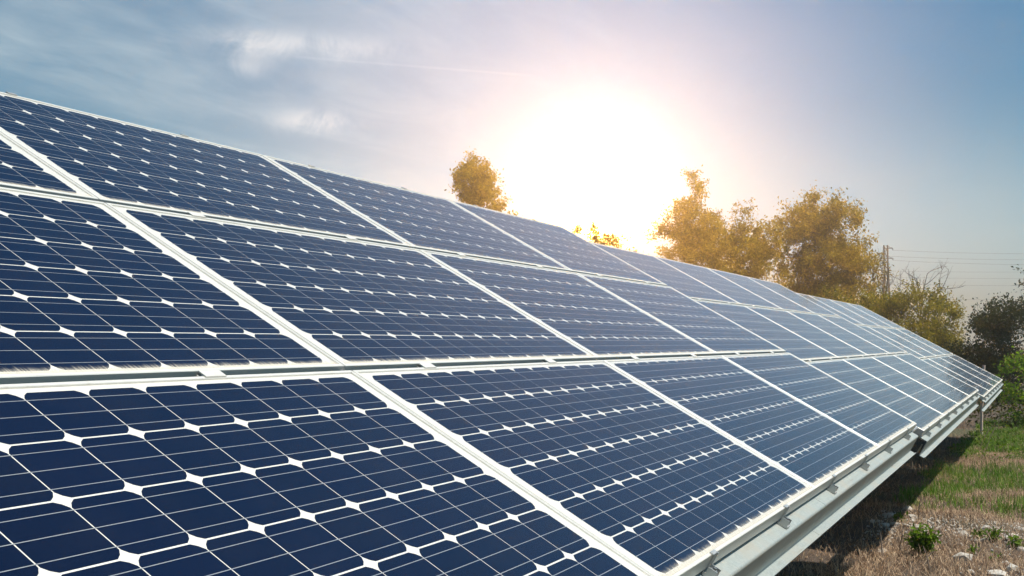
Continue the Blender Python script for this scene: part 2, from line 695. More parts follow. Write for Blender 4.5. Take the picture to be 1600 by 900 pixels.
mb = MB()
cell_into(mb, 0, 0)
ME_CELL = mb.mesh('cell', CELL)
mb = MB()
for s_ in cell_spots():
    cell_into(mb, *s_)
ME_CELLS = mb.mesh('cell_field', CELL)
mb = MB()
for j in range(6):
    yc = CV0 + CH / 2 + j * CPV
    for k in (-1, 0, 1):
        y = yc + k * 0.052
        mb.box(CU0 - 0.006, L - CU0 + 0.006, y - 0.0008, y + 0.0008, -0.0043, -0.0040)
ME_RIB = mb.mesh('busbar_ribbon', RIB)
mb = MB().box(FR - 0.003, L - FR + 0.003, FR - 0.003, H - FR + 0.003, -0.0090, -0.0050)
ME_BACK = mb.mesh('backsheet', BACK)
mb = MB().add([(FR - 0.002, FR - 0.002, -0.0022), (L - FR + 0.002, FR - 0.002, -0.0022), (L - FR + 0.002, H - FR + 0.002, -0.0022), (FR - 0.002, H - FR + 0.002, -0.0022)], [(0, 1, 2, 3)])
ME_GLASS = mb.mesh('glass_pane', GLASS)


def frame_mesh():
    """four mitred hollow-looking rails with a small bevel on the outer top edge"""
    mb = MB()
    prof = [(FR, -0.0012), (FR - 0.001, 0.0), (0.0016, 0.0), (0.0, -0.0016), (0.0, -FD), (0.030, -FD), (0.030, -FD + 0.002), (0.0022, -FD + 0.002), (0.0022, -0.0105), (FR, -0.0105)]
    corners = [((0, 0), (1, 1)), ((L, 0), (-1, 1)), ((L, H), (-1, -1)), ((0, H), (1, -1))]
    n = len(prof)
    for k in range(4):
        (c0, d0), (c1, d1) = corners[k], corners[(k + 1) % 4]
        vs = []
        e = 0.00025
        ax = 0 if k % 2 == 0 else 1
        for c, dd, sg in ((c0, d0, 1), (c1, d1, 1)):
            for o_, z in prof:
                p = [c[0] + dd[0] * o_, c[1] + dd[1] * o_]
                p[ax] += dd[ax] * e          # hairline open mitre
                vs.append((p[0], p[1], z))
        fs = [(i, n + i, n + (i + 1) % n, (i + 1) % n) for i in range(n)]
        fs += [tuple(range(n)), tuple(range(2 * n - 1, n - 1, -1))]
        mb.add(vs, fs)
    me = mb.mesh('frame', ALU)
    return me


ME_FRAME = frame_mesh()


def table_matrix(dx, dy, dz):
    return Matrix.Translation((dx, dy, 1.0 + dz)) @ Matrix.Rotation(TILT, 4, 'X')


def add_panel(M, c, r, label, singles):
    t = empty('solar_panel', M @ Matrix.Translation((c * PU, r * PV, 0)))
    tag(t, label, 'solar panel', 'solar panels of the tilted tables')
    link('frame', ME_FRAME, t)
    link('backsheet', ME_BACK, t)
    if singles:
        for x, y in cell_spots():
            o = link('cell', ME_CELL, t)
            o.location = (x, y, 0)
    else:
        tag(link('cell', ME_CELLS, t), kind='stuff')
    tag(link('busbar_ribbon', ME_RIB, t), kind='stuff')
    link('glass_pane', ME_GLASS, t)


# mounting hardware in table coordinates (x along the row, y up the slope, z out of the panel)
RAILS = (0.215, 0.715)


def clamp_mesh():
    mb = MB()
    # jaw gripping the frame lip, back plate, foot on the rail
    mb.box(-0.021, 0.021, -0.0045, 0.0085, 0.0006, 0.0042)
    mb.box(0.012, 0.021, -0.0080, -0.0010, -FD - 0.004, 0.0042)
    mb.box(-0.021, 0.021, -0.040, -0.0010, -FD - 0.012, -FD - 0.004)
    mb.box(-0.021, -0.017, -0.036, -0.008, -FD - 0.004, -FD + 0.016)
    mb.box(0.017, 0.021, -0.036, -0.008, -FD - 0.004, -FD + 0.016)
    return mb.mesh('end_clamp', ALU_RAIL)


def bolt_mesh():
    mb = MB()
    mb.tube([(0, -0.022, -FD - 0.004), (0, -0.022, -FD + 0.018)], 0.0055, 8)
    mb.tube([(0, -0.022, -FD + 0.004), (0, -0.022, -FD + 0.012)], 0.0105, 6)
    return mb.mesh('bolt', BOLT)


def midclamp_mesh():
    mb = MB()
    w = GV / 2
    mb.box(-0.035, 0.035, -w - 0.009, -w + 0.018, 0.0006, 0.0038)
    mb.box(-0.035, 0.035, -w + 0.002, -w + 0.006, -FD + 0.01, 0.0006)
    mb.box(-0.030, -0.026, -w + 0.006, w - 0.002, -0.030, -0.010)
    return mb.mesh('mid_clamp', ALU)


ME_CLAMP, ME_BOLT, ME_MID = clamp_mesh(), bolt_mesh(), midclamp_mesh()


def rail_profile(x, w=0.044, h=0.052):
    """slotted aluminium extrusion, outline in (x,z) below the panel frames"""
    z1 = -FD - 0.0125
    z0 = z1 - h
    return x - w / 2, x + w / 2, z0, z1


def z_beam(x0, x1, y0, zt, e=0.055, back=0.05, Hh=0.12, lip=0.036, th=0.004):
    """Z-shaped steel purlin: top flange, rounded nose, web, outward lower lip"""
    prof_out, rr = [], 0.010
    # outline in (y,z), clockwise
    nose = [(y0 - e + rr - rr * math.sin(a), zt - rr + rr * math.cos(a)) for a in np.linspace(0, math.pi / 2, 6)]
    nose_in = [(y0 - e + rr - (rr - th) * math.sin(a), zt - rr + (rr - th) * math.cos(a)) for a in np.linspace(math.pi / 2, 0, 6)]
    zb = zt - Hh
    outer = [(y0 + back, zt)] + nose + [(y0 - e, zb + 0.004), (y0 - e - 0.004, zb), (y0 - e - lip, zb), (y0 - e - lip - 0.002, zb + 0.008), (y0 - e - lip - 0.0055, zb + 0.008), (y0 - e - lip - 0.004, zb - th)]
    inner = [(y0 - e + 0.002, zb - th), (y0 - e + th, zb)] + nose_in + [(y0 + back, zt - th)]
    return MB().extrude(outer + inner, x0, x1)


def table(dx, dy, dz, which, first_col, singles):
    M = table_matrix(dx, dy, dz)
    ordn = {0: 'fourth', 1: 'third', 2: 'second', 3: 'first'}
    rows = ('bottom', 'middle', 'top')
    for ci in range(4):
        for r in range(3):
            add_panel(M, first_col + ci, r, '%s row solar panel, %s from the stake end of the %s' % (rows[r].capitalize(), ordn[ci], which), singles)
    x0, x1 = first_col * PU, (first_col + 4) * PU - GU
    top = 3 * H + 2 * GV
    f = empty('mounting_frame', M)
    tag(f, 'galvanised steel and aluminium mounting frame carrying the %s' % which, 'mounting frame', 'frames under the panel tables')
    zr = -FD - 0.0125
    # one sloping rail per clamp line
    for ci in range(4):
        for rr in RAILS:
            x = (first_col + ci) * PU + rr * L + random.uniform(-0.015, 0.015)
            mb = MB()
            a, b, z0, z1 = rail_profile(x)
            mb.box(a, b, -0.022, top + 0.02, z0, z1 - 0.006)
            for q in (a, b - 0.012):
                mb.box(q, q + 0.012, -0.022, top + 0.02, z1 - 0.006, z1)
            mb.build('rail', ALU_RAIL, f)
            c = link('end_clamp', ME_CLAMP, f, Matrix.Translation((x, 0, 0)))
            link('bolt', ME_BOLT, c)
            c = link('end_clamp', ME_CLAMP, f, Matrix.Translation((x, top, 0)) @ Matrix.Rotation(math.pi, 4, 'Z'))
            link('bolt', ME_BOLT, c)
            for g in (1, 2):
                link('mid_clamp', ME_MID, f, Matrix.Translation((x, g * PV - GV / 2, 0)))
    # splice strips under the gaps between columns
    for ci in range(1, 4):
        x = (first_col + ci) * PU - GU / 2
        MB().box(x - 0.010, x + 0.010, 0.004, top - 0.004, -0.020, -0.016).build('cover_strip', PVC, f)
    # purlins: the lowest one carries the rails at the front edge
    zt = -FD - 0.012 - 0.002
    cuts = [x0 + 0.05, (first_col + 2) * PU + 0.12 if which.startswith('table farthest') else (first_col + 2) * PU - 0.3, x1 - 0.055]
    for k in range(2):
        z_beam(cuts[k], cuts[k + 1] - 0.004, 0.0, zt).build('purlin', GALV, f)
    for v in (PV, 2 * PV, top - 0.12):
        MB().box(x0 + 0.05, x1 - 0.05, v - 0.03, v + 0.03, zr - 0.052 - 0.12, zr - 0.0545).build('purlin', GALV, f)
    # ground posts and rafters (world-vertical)
    Mi = M.inverted()
    for k in range(3):
        x = x0 + 0.9 + k * (x1 - x0 - 1.8) / 2
        mb = MB()
        mb.box(x - 0.03, x + 0.03, 0.10, top - 0.05, zr - 0.30, zr - 0.1745)
        mb.build('rafter', GALV, f)
        for v in (1.75,):
            p = M @ Vector((x, v, zr - 0.30))
            q = Vector((p.x, p.y, float(gz(p.x)) - 0.25))
            mb = MB()
            P = [Mi @ (p + Vector((0, 0, 0.05))), Mi @ q]
            mb.bar(P[0], P[1], 0.08, 0.08, (1, 0, 0))
            mb.build('post', GALV, f)
    # small hanging brackets under the lowest purlin
    for k in range(5):
        x = x0 + 0.45 + k * 1.74
        MB().box(x, x + 0.045, -0.02, -0.012, zt - 0.165, zt - 0.088).build('bracket', ALU_RAIL, f)
    return M, f


TABLES = []
TABLES.append(table(0, 0, 0, 'table farthest from stake', -1, True))
TABLES.append(table(6.27, -0.012, -0.078, 'middle table', 0, False))
TABLES.append(table(14.25, -0.066, -0.174, 'table beside the stake', 0, False))

# ribbed connector rail bridging the gap between the first two tables
M0, F0 = TABLES[0]
mb = MB()
xg0, xg1 = 3 * PU - GU - 0.05, 3 * PU + 0.36
for k in range(6):
    mb.box(xg0, xg1, 0.000 + k * 0.013, 0.0075 + k * 0.013, -FD - 0.0155, -FD - 0.0075)
mb.box(xg0, xg1, -0.003, 0.078, -FD - 0.040, -FD - 0.0155)
mb.build('connector_rail', ALU_RAIL, F0)
# grey cable duct hanging in the shade
mb = MB()
pts = [(-1.5 + 0.4 * i, 0.35, -0.26 - 0.03 * math.sin(i * 1.3)) for i in range(18)]
mb.tube(pts, 0.012, 6)
mb.build('cable', PVC, F0, smooth=True)


# ------------------------------------------------------------------ vegetation builders
def rand_dirs(n):
    v = rng.standard_normal((n, 3))
    return v / np.linalg.norm(v, axis=1, keepdims=True)


def leaves_mesh(name, P, size, mat, upbias=0.35, rnd=None, aspect=0.55):
    """folded pointed leaves, two triangles pairs each"""
    n = len(P)
    d = rand_dirs(n)
    d[:, 2] -= 0.15
    d /= np.linalg.norm(d, axis=1, keepdims=True)
    nn = rand_dirs(n)
    nn[:, 2] = np.abs(nn[:, 2]) + upbias
    s = np.cross(d, nn)
    s /= np.linalg.norm(s, axis=1, keepdims=True) + 1e-9
    nn = np.cross(s, d)
    sz = (size * rng.uniform(0.6, 1.35, n))[:, None]
    v = np.empty((n, 4, 3))
    v[:, 0] = P - d * sz * 0.5
    v[:, 1] = P + s * sz * aspect * 0.5 + nn * sz * 0.10
    v[:, 2] = P + d * sz * 0.5 - nn * sz * 0.06
    v[:, 3] = P - s * sz * aspect * 0.5 + nn * sz * 0.10
    if rnd is None:
        rnd = rng.random(n)
    return quick_mesh(name, v.reshape(-1, 3), 4, [(0, 1, 2), (0, 2, 3)], mat, {'rnd': rnd})


def skeleton(base, top, clusters, r_tip=0.012, jitter=0.12):
    """grow a branch system from a trunk to every leaf cluster; returns nodes, parents, radii"""
    base, top = np.array(base, float), np.array(top, float)
    nodes, par = [], []
    k = 7
    for i in range(k):
        q = base + (top - base) * i / (k - 1)
        if 0 < i:
            q = q + rng.normal(0, 0.05, 3) * np.array([1, 1, 0.2]) * np.linalg.norm(top - base) * 0.25
        nodes.append(q)
        par.append(i - 1)
    order = np.argsort([np.linalg.norm(c - top) for c in clusters])
    tips = {}
    for ci in order:
        c = clusters[ci]
        A = np.array(nodes)
        dist = np.linalg.norm(A - c, axis=1) + 0.9 * np.maximum(0, A[:, 2] - c[2] + 0.15) + 0.25 * (np.arange(len(A)) < 2) * 5
        b = int(np.argmin(dist))
        p0 = A[b]
        ln = np.linalg.norm(c - p0)
        steps = max(1, int(ln / 0.45))
        last = b
        for s in range(1, steps + 1):
            f = s / steps
            q = p0 + (c - p0) * f + rng.normal(0, jitter, 3) * (f < 1) * min(1, ln)
            q[2] += 0.10 * ln * math.sin(math.pi * f) * (1 if c[2] > p0[2] else -0.3)
            nodes.append(q)
            par.append(last)
            last = len(nodes) - 1
        tips[ci] = last
    n = len(nodes)
    rad = np.zeros(n)
    acc = np.zeros(n)
    for i in range(n - 1, -1, -1):
        rad[i] = max(r_tip, acc[i] ** (1 / 2.3))
        if par[i] >= 0:
            acc[par[i]] += rad[i] ** 2.3
    return np.array(nodes), par, rad


def limb_mesh(name, nodes, par, rad, mat, extra=None, n=5):
    mb = MB()
    for i, p in enumerate(par):
        if p < 0:
            continue
        a, b = nodes[p], nodes[i]
        if np.linalg.norm(a - b) < 1e-4:
            continue
        rp = min(rad[p], rad[i] * 1.35)
        mb.tube([a - (b - a) * 0.04, b], [rp, rad[i]], n if rad[i] > 0.02 else 4, cap=False)
    for a, b, r in (extra or []):
        mb.tube([a, b], [r, r * 0.45], 3, cap=False)
    return mb.mesh(name, mat, True)


def sample_lobes(lobes, n, shell=2.0):
    vol = np.array([l[3] * l[4] * l[5] for l in lobes]) ** 0.75
    pick = rng.choice(len(lobes), n, p=vol / vol.sum())
    d = rand_dirs(n) * (rng.random(n) ** (1 / (3 * shell / 2)))[:, None]
    Lb = np.array(lobes, float)[pick]
    return Lb[:, :3] + d * Lb[:, 3:]


def tree(name, label, base, top, lobes, ncl, per, size, leaf, cat='tree', group=None, cl_r=0.34, bark=None, r_tip=0.010, twigs=3, rnd_hi=1.0):
    bz = float(ground_z(base[0], base[1])) - 0.08
    t = empty(name, Matrix.Translation((base[0], base[1], bz + 0.08)))
    tag(t, label, cat, group)
    off = np.array([base[0], base[1], bz + 0.08])
    cl = sample_lobes(lobes, ncl)
    nodes, par, rad = skeleton((base[0], base[1], bz), top, cl, r_tip)
    P, ex, rn = [], [], []
    for c in cl:
        m = int(per * rng.uniform(0.55, 1.4))
        r = cl_r * rng.uniform(0.7, 1.3)
        # leaves sit on short shoots radiating from the cluster
        ns = rng.integers(4, 8)
        sd_ = rand_dirs(ns)
        sd_[:, 2] = sd_[:, 2] * 0.7 + 0.2
        for s in sd_:
            k = max(3, m // ns)
            f = rng.random(k) ** 0.8
            P.append(c + s * (f * r * 1.5)[:, None] + rng.normal(0, r * 0.30, (k, 3)))
            rn.append(np.clip(rng.normal(0.45 + 0.25 * (rng.random() - 0.5), 0.22, k), 0, 1) * rnd_hi)
            if twigs and rng.random() < twigs / 6:
                ex.append((c - off, c + s * r * 1.5 - off, r_tip * 0.6))
    P = np.concatenate(P)
    rn = np.concatenate(rn)
    lm = limb_mesh('trunk', nodes - off, par, rad, bark or BARK, ex)
    link('trunk', lm, t)
    link('crown', leaves_mesh('crown', P - off, size, leaf, rnd=rn), t)
    return t


def bare_shrub(name, label, base, tips, group=None):
    """leafless: each tip is the end of a rising main branch that forks into fine twigs"""
    bz = float(ground_z(base[0], base[1])) - 0.05
    t = empty(name, Matrix.Translation((base[0], base[1], bz + 0.05)))
    tag(t, label, 'tree', group)
    off = np.array([base[0], base[1], bz + 0.05])
    mb = MB()

    def grow(a, d, ln, r, lv):
        pts, q = [a], np.array(a)
        for k in range(4):
            d = d + rng.normal(0, 0.10, 3) + np.array([0, 0, 0.04])
            d /= np.linalg.norm(d)
            q = q + d * ln / 4
            pts.append(q.copy())
        mb.tube([p - off for p in pts], [r, r * 0.85, r * 0.7, r * 0.55, r * 0.42], 4, cap=False)
        if lv:
            for k in range(5 if lv == 2 else 4):
                i = rng.integers(1, 5)
                dd = d + rng.normal(0, 0.55, 3)
                dd[2] = abs(dd[2]) * 0.8 + 0.1
                dd /= np.linalg.norm(dd)
                grow(pts[i], dd, ln * rng.uniform(0.35, 0.6), r * 0.5, lv - 1)
    fork = np.array([base[0], base[1], np.mean([p[2] for p in tips]) - 2.2])
    mb.tube([np.array([0, 0, -0.1]), (fork - off) * 0.5 + rng.normal(0, 0.05, 3), fork - off], [0.10, 0.08, 0.06], 6)
    for c in tips:
        v = np.array(c) - fork
        ln = np.linalg.norm(v)
        grow(fork, v / ln, ln * 0.85, 0.035, 2)
    mb.build('trunk', TWIG, t, smooth=True)
    return t


def lobe(c, r):
    return (*c, *r)


# ------------------------------------------------------------------ trees behind the tables
GB = 'trees standing behind the panel tables'
tree('tree', 'small round golden tree crown poking up behind the long panel table', (54.99, 28.49), (54.99, 28.49, 7.32),
     [lobe((54.85, 28.65, 11.3), (1.05, 1.05, 0.8)), lobe((54.9, 28.55, 10.4), (1.2, 1.2, 1.0)), lobe((54.75, 28.9, 9.6), (1.2, 1.2, 0.9)),
      lobe((55.4, 27.35, 9.35), (0.6, 0.5, 0.45)), lobe((55.6, 27.0, 8.6), (0.7, 0.6, 0.4)), lobe((54.99, 28.49, 7.6), (2.2, 2.2, 1.2))],
     95, 210, 0.165, LEAF_GOLD, group='trees standing behind the panel tables', cl_r=0.42)
tree('tree', 'low pale tree top swallowed by the bright glare above the panels', (67.98, 25.86), (67.98, 25.86, 5.22),
     [lobe((67.8, 26.76, 8.1), (1.44, 1.44, 1.44)), lobe((68.34, 25.32, 7.56), (1.62, 1.44, 1.26)), lobe((68.16, 25.86, 5.94), (2.88, 2.88, 1.62))],
     60, 150, 0.173, LEAF_GOLD, group='trees standing behind the panel tables', cl_r=0.54)
tree('tree', 'tall golden tree with a pointed top beside the glare', (76.98, 22.08), (76.98, 21.9, 8.46),
     [lobe((76.98, 21.63, 12.42), (1.35, 1.35, 1.35)), lobe((76.8, 21.72, 10.8), (1.89, 1.89, 1.44)), lobe((76.8, 22.44, 9.36), (2.25, 2.25, 1.26)), lobe((77.34, 21.0, 8.82), (2.52, 2.52, 1.62)), lobe((76.98, 22.08, 7.02), (3.06, 3.06, 1.62)), lobe((76.62, 23.88, 7.38), (1.26, 1.08, 0.63))],
     130, 190, 0.181, LEAF_GOLD, group='trees standing behind the panel tables', cl_r=0.576)
tree('tree', 'rounded golden tree leaning between two taller crowns', (74.46, 17.76), (74.46, 17.58, 6.66),
     [lobe((74.28, 18.3, 9.54), (1.71, 1.71, 1.26)), lobe((74.64, 17.04, 8.46), (1.98, 1.8, 1.44)), lobe((74.28, 18.12, 7.2), (2.7, 2.7, 1.62)), lobe((74.46, 17.58, 5.76), (3.06, 2.88, 1.44))],
     105, 180, 0.181, LEAF_GOLD, group='trees standing behind the panel tables', cl_r=0.576)
tree('tree', 'broad round golden green tree with open branches beside the lattice mast', (78.96, 12.54), (78.96, 12.72, 6.66),
     [lobe((78.96, 13.00, 10.8), (2.25, 2.25, 1.35)), lobe((78.78, 14.17, 9.72), (2.43, 2.16, 1.53)), lobe((79.14, 12.01, 9.18), (2.34, 1.98, 1.62)), lobe((78.78, 15.07, 8.1), (1.62, 1.44, 1.44)), lobe((79.32, 11.11, 7.38), (2.16, 1.62, 1.62)), lobe((78.96, 13.09, 7.02), (3.42, 3.42, 1.62)), lobe((79.14, 11.47, 5.22), (2.88, 2.7, 1.44)), lobe((78.78, 14.53, 5.22), (2.34, 2.34, 1.44))],
     205, 165, 0.205, LEAF_GOLD, group='trees standing behind the panel tables', cl_r=0.594)
tree('shrub', 'tall olive bush behind the far corner of the middle table', (58.28, 8.4), (58.28, 8.4, 1.62),
     [lobe((58.28, 9.08, 2.98), (1.7, 2.04, 1.36)), lobe((57.94, 7.38, 2.64), (1.7, 1.7, 1.36)), lobe((58.11, 8.06, 0.94), (2.38, 2.72, 1.53))],
     70, 190, 0.128, LEAF_OLIVE, 'bush', 'bushes behind the tables', cl_r=0.476)
tree('shrub', 'loose olive green bush under the bare twigs', (55.22, 5.17), (55.22, 5.17, 1.62),
     [lobe((55.05, 5.68, 3.49), (1.36, 1.36, 1.27)), lobe((55.39, 4.49, 3.15), (1.36, 1.19, 1.36)), lobe((54.88, 6.7, 2.98), (1.36, 1.19, 1.19)), lobe((55.22, 5.17, 1.45), (2.04, 2.38, 1.53))],
     90, 190, 0.120, LEAF_OLIVE, 'bush', 'bushes behind the tables', cl_r=0.442)
tree('shrub', 'sunlit yellowish bush sloping down beside the dark thicket', (50.54, 3.3), (50.54, 3.38, 0.97),
     [lobe((50.54, 3.3, 2.33), (0.96, 0.8, 1.04)), lobe((50.38, 2.66, 1.13), (0.96, 0.8, 0.96)), lobe((50.54, 3.54, 0.65), (1.44, 1.28, 1.12))],
     55, 190, 0.107, LEAF_OLIVE, 'bush', 'bushes behind the tables', cl_r=0.384)
bare_shrub('bare_tree', 'leafless twiggy tree top with upright branches rising from the olive bushes', (56.24, 4.66),
           [(56.24, 5.08, 5.32), (56.24, 4.74, 5.15), (56.24, 4.4, 5.40), (56.24, 3.55, 4.47), (56.24, 3.89, 3.96), (56.24, 5.34, 4.64)], 'bare trees')
bare_shrub('bare_tree', 'leafless twigs beside the lattice mast above the bushes', (57.94, 6.53),
           [(57.94, 6.95, 5.66), (57.94, 6.44, 5.49), (57.94, 6.1, 5.74), (57.94, 7.38, 4.81)], 'bare trees')
tree('thicket', 'dark brown green thicket of tall scrub beyond the last panels', (38.88, 0.12), (38.88, 0.51, 1.35),
     [lobe((38.88, 0.38, 2.26), (1.04, 1.17, 0.72)), lobe((39.01, -0.53, 2.13), (1.04, 1.17, 0.85)), lobe((38.88, 1.03, 1.22), (1.04, 0.91, 1.17)), lobe((38.88, -0.01, 0.57), (1.3, 2.08, 1.3)), lobe((39.01, -1.83, 1.22), (1.3, 1.3, 1.56)), lobe((38.75, 1.42, -0.08), (1.04, 1.04, 0.78))],
     170, 200, 0.103, LEAF_DARK, 'bush', cl_r=0.338)
tree('sapling', 'bright fresh green leafy sapling in front of the dark thicket', (26.22, -0.74), (26.1, -0.57, 0.8),
     [lobe((25.88, -0.17, 0.98), (0.35, 0.35, 0.28)), lobe((25.77, -0.01, 0.42), (0.35, 0.32, 0.3)), lobe((26.11, -0.68, 0.92), (0.45, 0.5, 0.45)), lobe((25.99, -0.51, 0.19), (0.45, 0.5, 0.35)), lobe((25.99, -0.29, -0.26), (0.4, 0.4, 0.22))],
     46, 50, 0.085, LEAF_FRESH, 'sapling', cl_r=0.17, r_tip=0.005)
tree('tree', 'tree with thin leafy branches reaching in above the dark thicket', (37.77, -2.41), (37.77, -2.01, 2.96),
     [lobe((37.77, -0.45, 3.36), (0.41, 0.47, 0.47)), lobe((37.77, -1.74, 4.04), (1.22, 1.08, 1.22)), lobe((37.77, -0.39, 2.76), (0.41, 0.54, 0.27))],
     42, 26, 0.100, LEAF_DARK, group='trees standing behind the panel tables', cl_r=0.297, r_tip=0.009)

# ------------------------------------------------------------------ wooden stake
sx, sy = 22.68, 0.39
sz = float(ground_z(sx, sy))
mb = MB()
mb.tube([(0, 0, -0.3), (0.01, -0.02, 0.5), (0.02, -0.055, 1.1), (0.03, -0.085, 1.50)], [0.034, 0.031, 0.032, 0.029], 8)
tag(mb.build('stake', STAKE, None, Matrix.Translation((sx, sy, sz)), smooth=False), 'pale weathered wooden stake standing at the end of the last table', 'stake')

# ------------------------------------------------------------------ lattice mast and wires
MX, MY, MH = 148.0, 17.25, 14.05
mast = empty('lattice_mast', Matrix.Translation((MX, MY, -0.38)))
tag(mast, 'slim red brown lattice power mast far behind the trees', 'power mast')
mb = MB()


def half(z):
    return 0.62 - 0.40 * min(1.0, z / 11.0)


hz = MH + 0.3
for sx_ in (-1, 1):
    for sy_ in (-1, 1):
        z = 0
        while z < hz - 0.1:
            z2 = min(hz, z + 2.8)
            mb.bar((sx_ * half(z), sy_ * half(z), z), (sx_ * half(z2), sy_ * half(z2), z2), 0.14)
            z = z2
mb.build('tower_leg', PYLON, mast)
mb = MB()
z = 0
while z < hz - 0.6:
    z2 = z + 0.75
    a, b = half(z), half(z2)
    for (p, q) in (((-a, -a), (b, -b)), ((a, -a), (-b, -b)), ((-a, a), (b, b)), ((a, a), (-b, b)), ((-a, -a), (-b, b)), ((a, -a), (b, b))):
        mb.bar((p[0], p[1], z), (q[0], q[1], z2), 0.065)
    z = z2
mb.build('lattice', PYLON, mast)
arms = []
for z, s, ln in ((MH - 0.1, -1, 0.85), (MH - 0.75, 1, 0.85), (MH - 1.4, -1, 0.85)):
    MB().bar((0, 0, z), (0, s * ln, z), 0.08).bar((0, 0, z + 0.35), (0, s * ln, z), 0.05).build('cross_arm', PYLON, mast)
    MB().tube([(0, s * ln, z), (0, s * ln, z - 0.25)], 0.06, 6).build('insulator', PVC, mast)
    arms.append((MY + s * ln, -0.38 + z - 0.25))


def wire(label, p, q, sag, r=0.012):
    pts = []
    for i in range(25):
        f = i / 24
        v = Vector(p).lerp(Vector(q), f)
        v.z -= sag * 4 * f * (1 - f)
        pts.append(v)
    mb = MB().tube(pts, r, 4)
    tag(mb.build('power_wire', WIRE), label, 'wire', 'wires strung from the lattice mast')


for k, (y, z) in enumerate(arms):
    wire('%s wire strung from the arms of the lattice mast' % ('uppermost', 'second highest', 'third highest')[k], (MX, y, z), (MX - 8, y - 46, z - 1.1), 0.9)
for k, z in enumerate((10.9, 10.1, 9.2, 7.4)):
    wire('%s of the four faint level wires passing behind the bare twigs' % ('highest', 'second', 'third', 'lowest')[k], (MX + 2, MY + 2, z), (MX + 6, MY - 48, z - 0.35), 0.5, 0.010)


# ------------------------------------------------------------------ ground cover
def blades(name, P, hgt, width, mat, lean=0.35, rnd=None, flat=0.0):
    """bent tapering blades: 5 verts, quad + triangle"""
    n = len(P)
    az = rng.uniform(0, 2 * math.pi, n)
    d = np.stack([np.cos(az), np.sin(az), np.zeros(n)], 1)
    s = np.stack([-np.sin(az), np.cos(az), np.zeros(n)], 1)
    h = hgt * rng.uniform(0.45, 1.25, n)
    ln = np.abs(rng.normal(0, lean, n)) + flat
    upz = np.stack([np.zeros(n), np.zeros(n), np.ones(n)], 1)
    w = (width * rng.uniform(0.6, 1.3, n))[:, None]
    mid = P + (d * (np.sin(ln * 0.7) * h * 0.55)[:, None] + upz * (np.cos(ln * 0.7) * h * 0.55)[:, None])
    l2 = np.minimum(ln * 1.7, 1.9)
    tip = mid + (d * (np.sin(l2) * h * 0.5)[:, None] + upz * (np.cos(l2) * h * 0.5)[:, None])
    v = np.empty((n, 5, 3))
    v[:, 0] = P - s * w * 0.5
    v[:, 1] = P + s * w * 0.5
    v[:, 2] = mid + s * w * 0.42
    v[:, 3] = mid - s * w * 0.42
    v[:, 4] = tip
    if rnd is None:
        rnd = rng.random(n)
    return quick_mesh(name, v.reshape(-1, 3), 5, [(0, 1, 2, 3), (3, 2, 4)], mat, {'rnd': rnd})


def scatter(n, x0, x1, y0, y1, dens=None):
    x = rng.uniform(x0, x1, n)
    y = rng.uniform(y0, y1, n)
    if dens is not None:
        k = rng.random(n) < dens(x, y)
        x, y = x[k], y[k]
    return np.stack([x, y, ground_z(x, y) - 0.01], 1)


def lump(x, y, f=1.0, ph=0.0):
    return 0.5 + 0.5 * np.sin(f * 2.3 * x + ph + 1.7 * np.sin(f * 1.9 * y + ph)) * np.cos(f * 3.1 * y - ph + 1.3 * np.sin(f * 1.3 * x))


def step(v, a, b):
    return np.clip((v - a) / (b - a), 0, 1)


def green_zone(x, y):
    g = step(x, 8.7, 9.6) * (1 - step(x, 13.6, 14.8)) + step(x, 16.0, 17.2)
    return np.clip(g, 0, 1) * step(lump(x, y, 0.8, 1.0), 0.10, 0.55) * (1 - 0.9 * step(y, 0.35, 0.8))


def stone_zone(x, y):
    return np.exp(-((x - 7.7) / 0.75) ** 2) * (y < 0.6) + 0.6 * np.exp(-((x - 5.8) / 0.45) ** 2) * step(-y, 0.2, 0.45)


K = scatter(5200, 2.5, 27, -3.0, 0.55, lambda x, y: green_zone(x, y))
q = rng.integers(20, 46, len(K))
P = np.repeat(K, q, 0) + rng.normal(0, 1, (q.sum(), 3)) * np.array([0.05, 0.05, 0])
P[:, 2] = ground_z(P[:, 0], P[:, 1]) - 0.01
gr = np.clip(np.repeat(rng.normal(0.50, 0.26, len(K)), q) + rng.normal(0, 0.2, len(P)), 0, 1)
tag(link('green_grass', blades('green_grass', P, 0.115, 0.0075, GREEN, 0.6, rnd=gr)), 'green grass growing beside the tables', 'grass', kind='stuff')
P = scatter(135000, 3.5, 27, -2.6, 1.6, lambda x, y: np.clip((1 - 0.80 * green_zone(x, y)) * (0.30 + 0.7 * step(lump(x, y, 1.4), 0.25, 0.7)) * (1 - 0.85 * stone_zone(x, y)) * (1 - 0.70 * step(y, 0.25, 0.6)), 0, 1))  # thinned under the tables so bare dark soil deepens the shade there
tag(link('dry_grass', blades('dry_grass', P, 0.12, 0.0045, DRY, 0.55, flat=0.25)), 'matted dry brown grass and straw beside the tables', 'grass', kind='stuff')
P = scatter(75000, 3.5, 18, -2.4, 1.5, lambda x, y: (1 - 0.6 * green_zone(x, y)) * (1 - 0.6 * step(y, 0.3, 0.6)) * (1 - 0.55 * stone_zone(x, y)))  # litter thinned under the tables too, to darken the shaded ground
P[:, 2] += 0.015
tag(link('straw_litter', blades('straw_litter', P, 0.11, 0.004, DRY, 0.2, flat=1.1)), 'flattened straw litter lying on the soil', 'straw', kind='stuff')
P = scatter(9000, 15.5, 27, -2.6, 0.6, lambda x, y: step(lump(x, y, 1.1, 2.0), 0.2, 0.6))
P[:, 2] += rng.random(len(P)) * 0.16
tag(link('ground_cover', leaves_mesh('ground_cover', P, 0.055, WEED, upbias=1.0)), 'low leafy ground cover near the wooden stake', 'plants', kind='stuff')
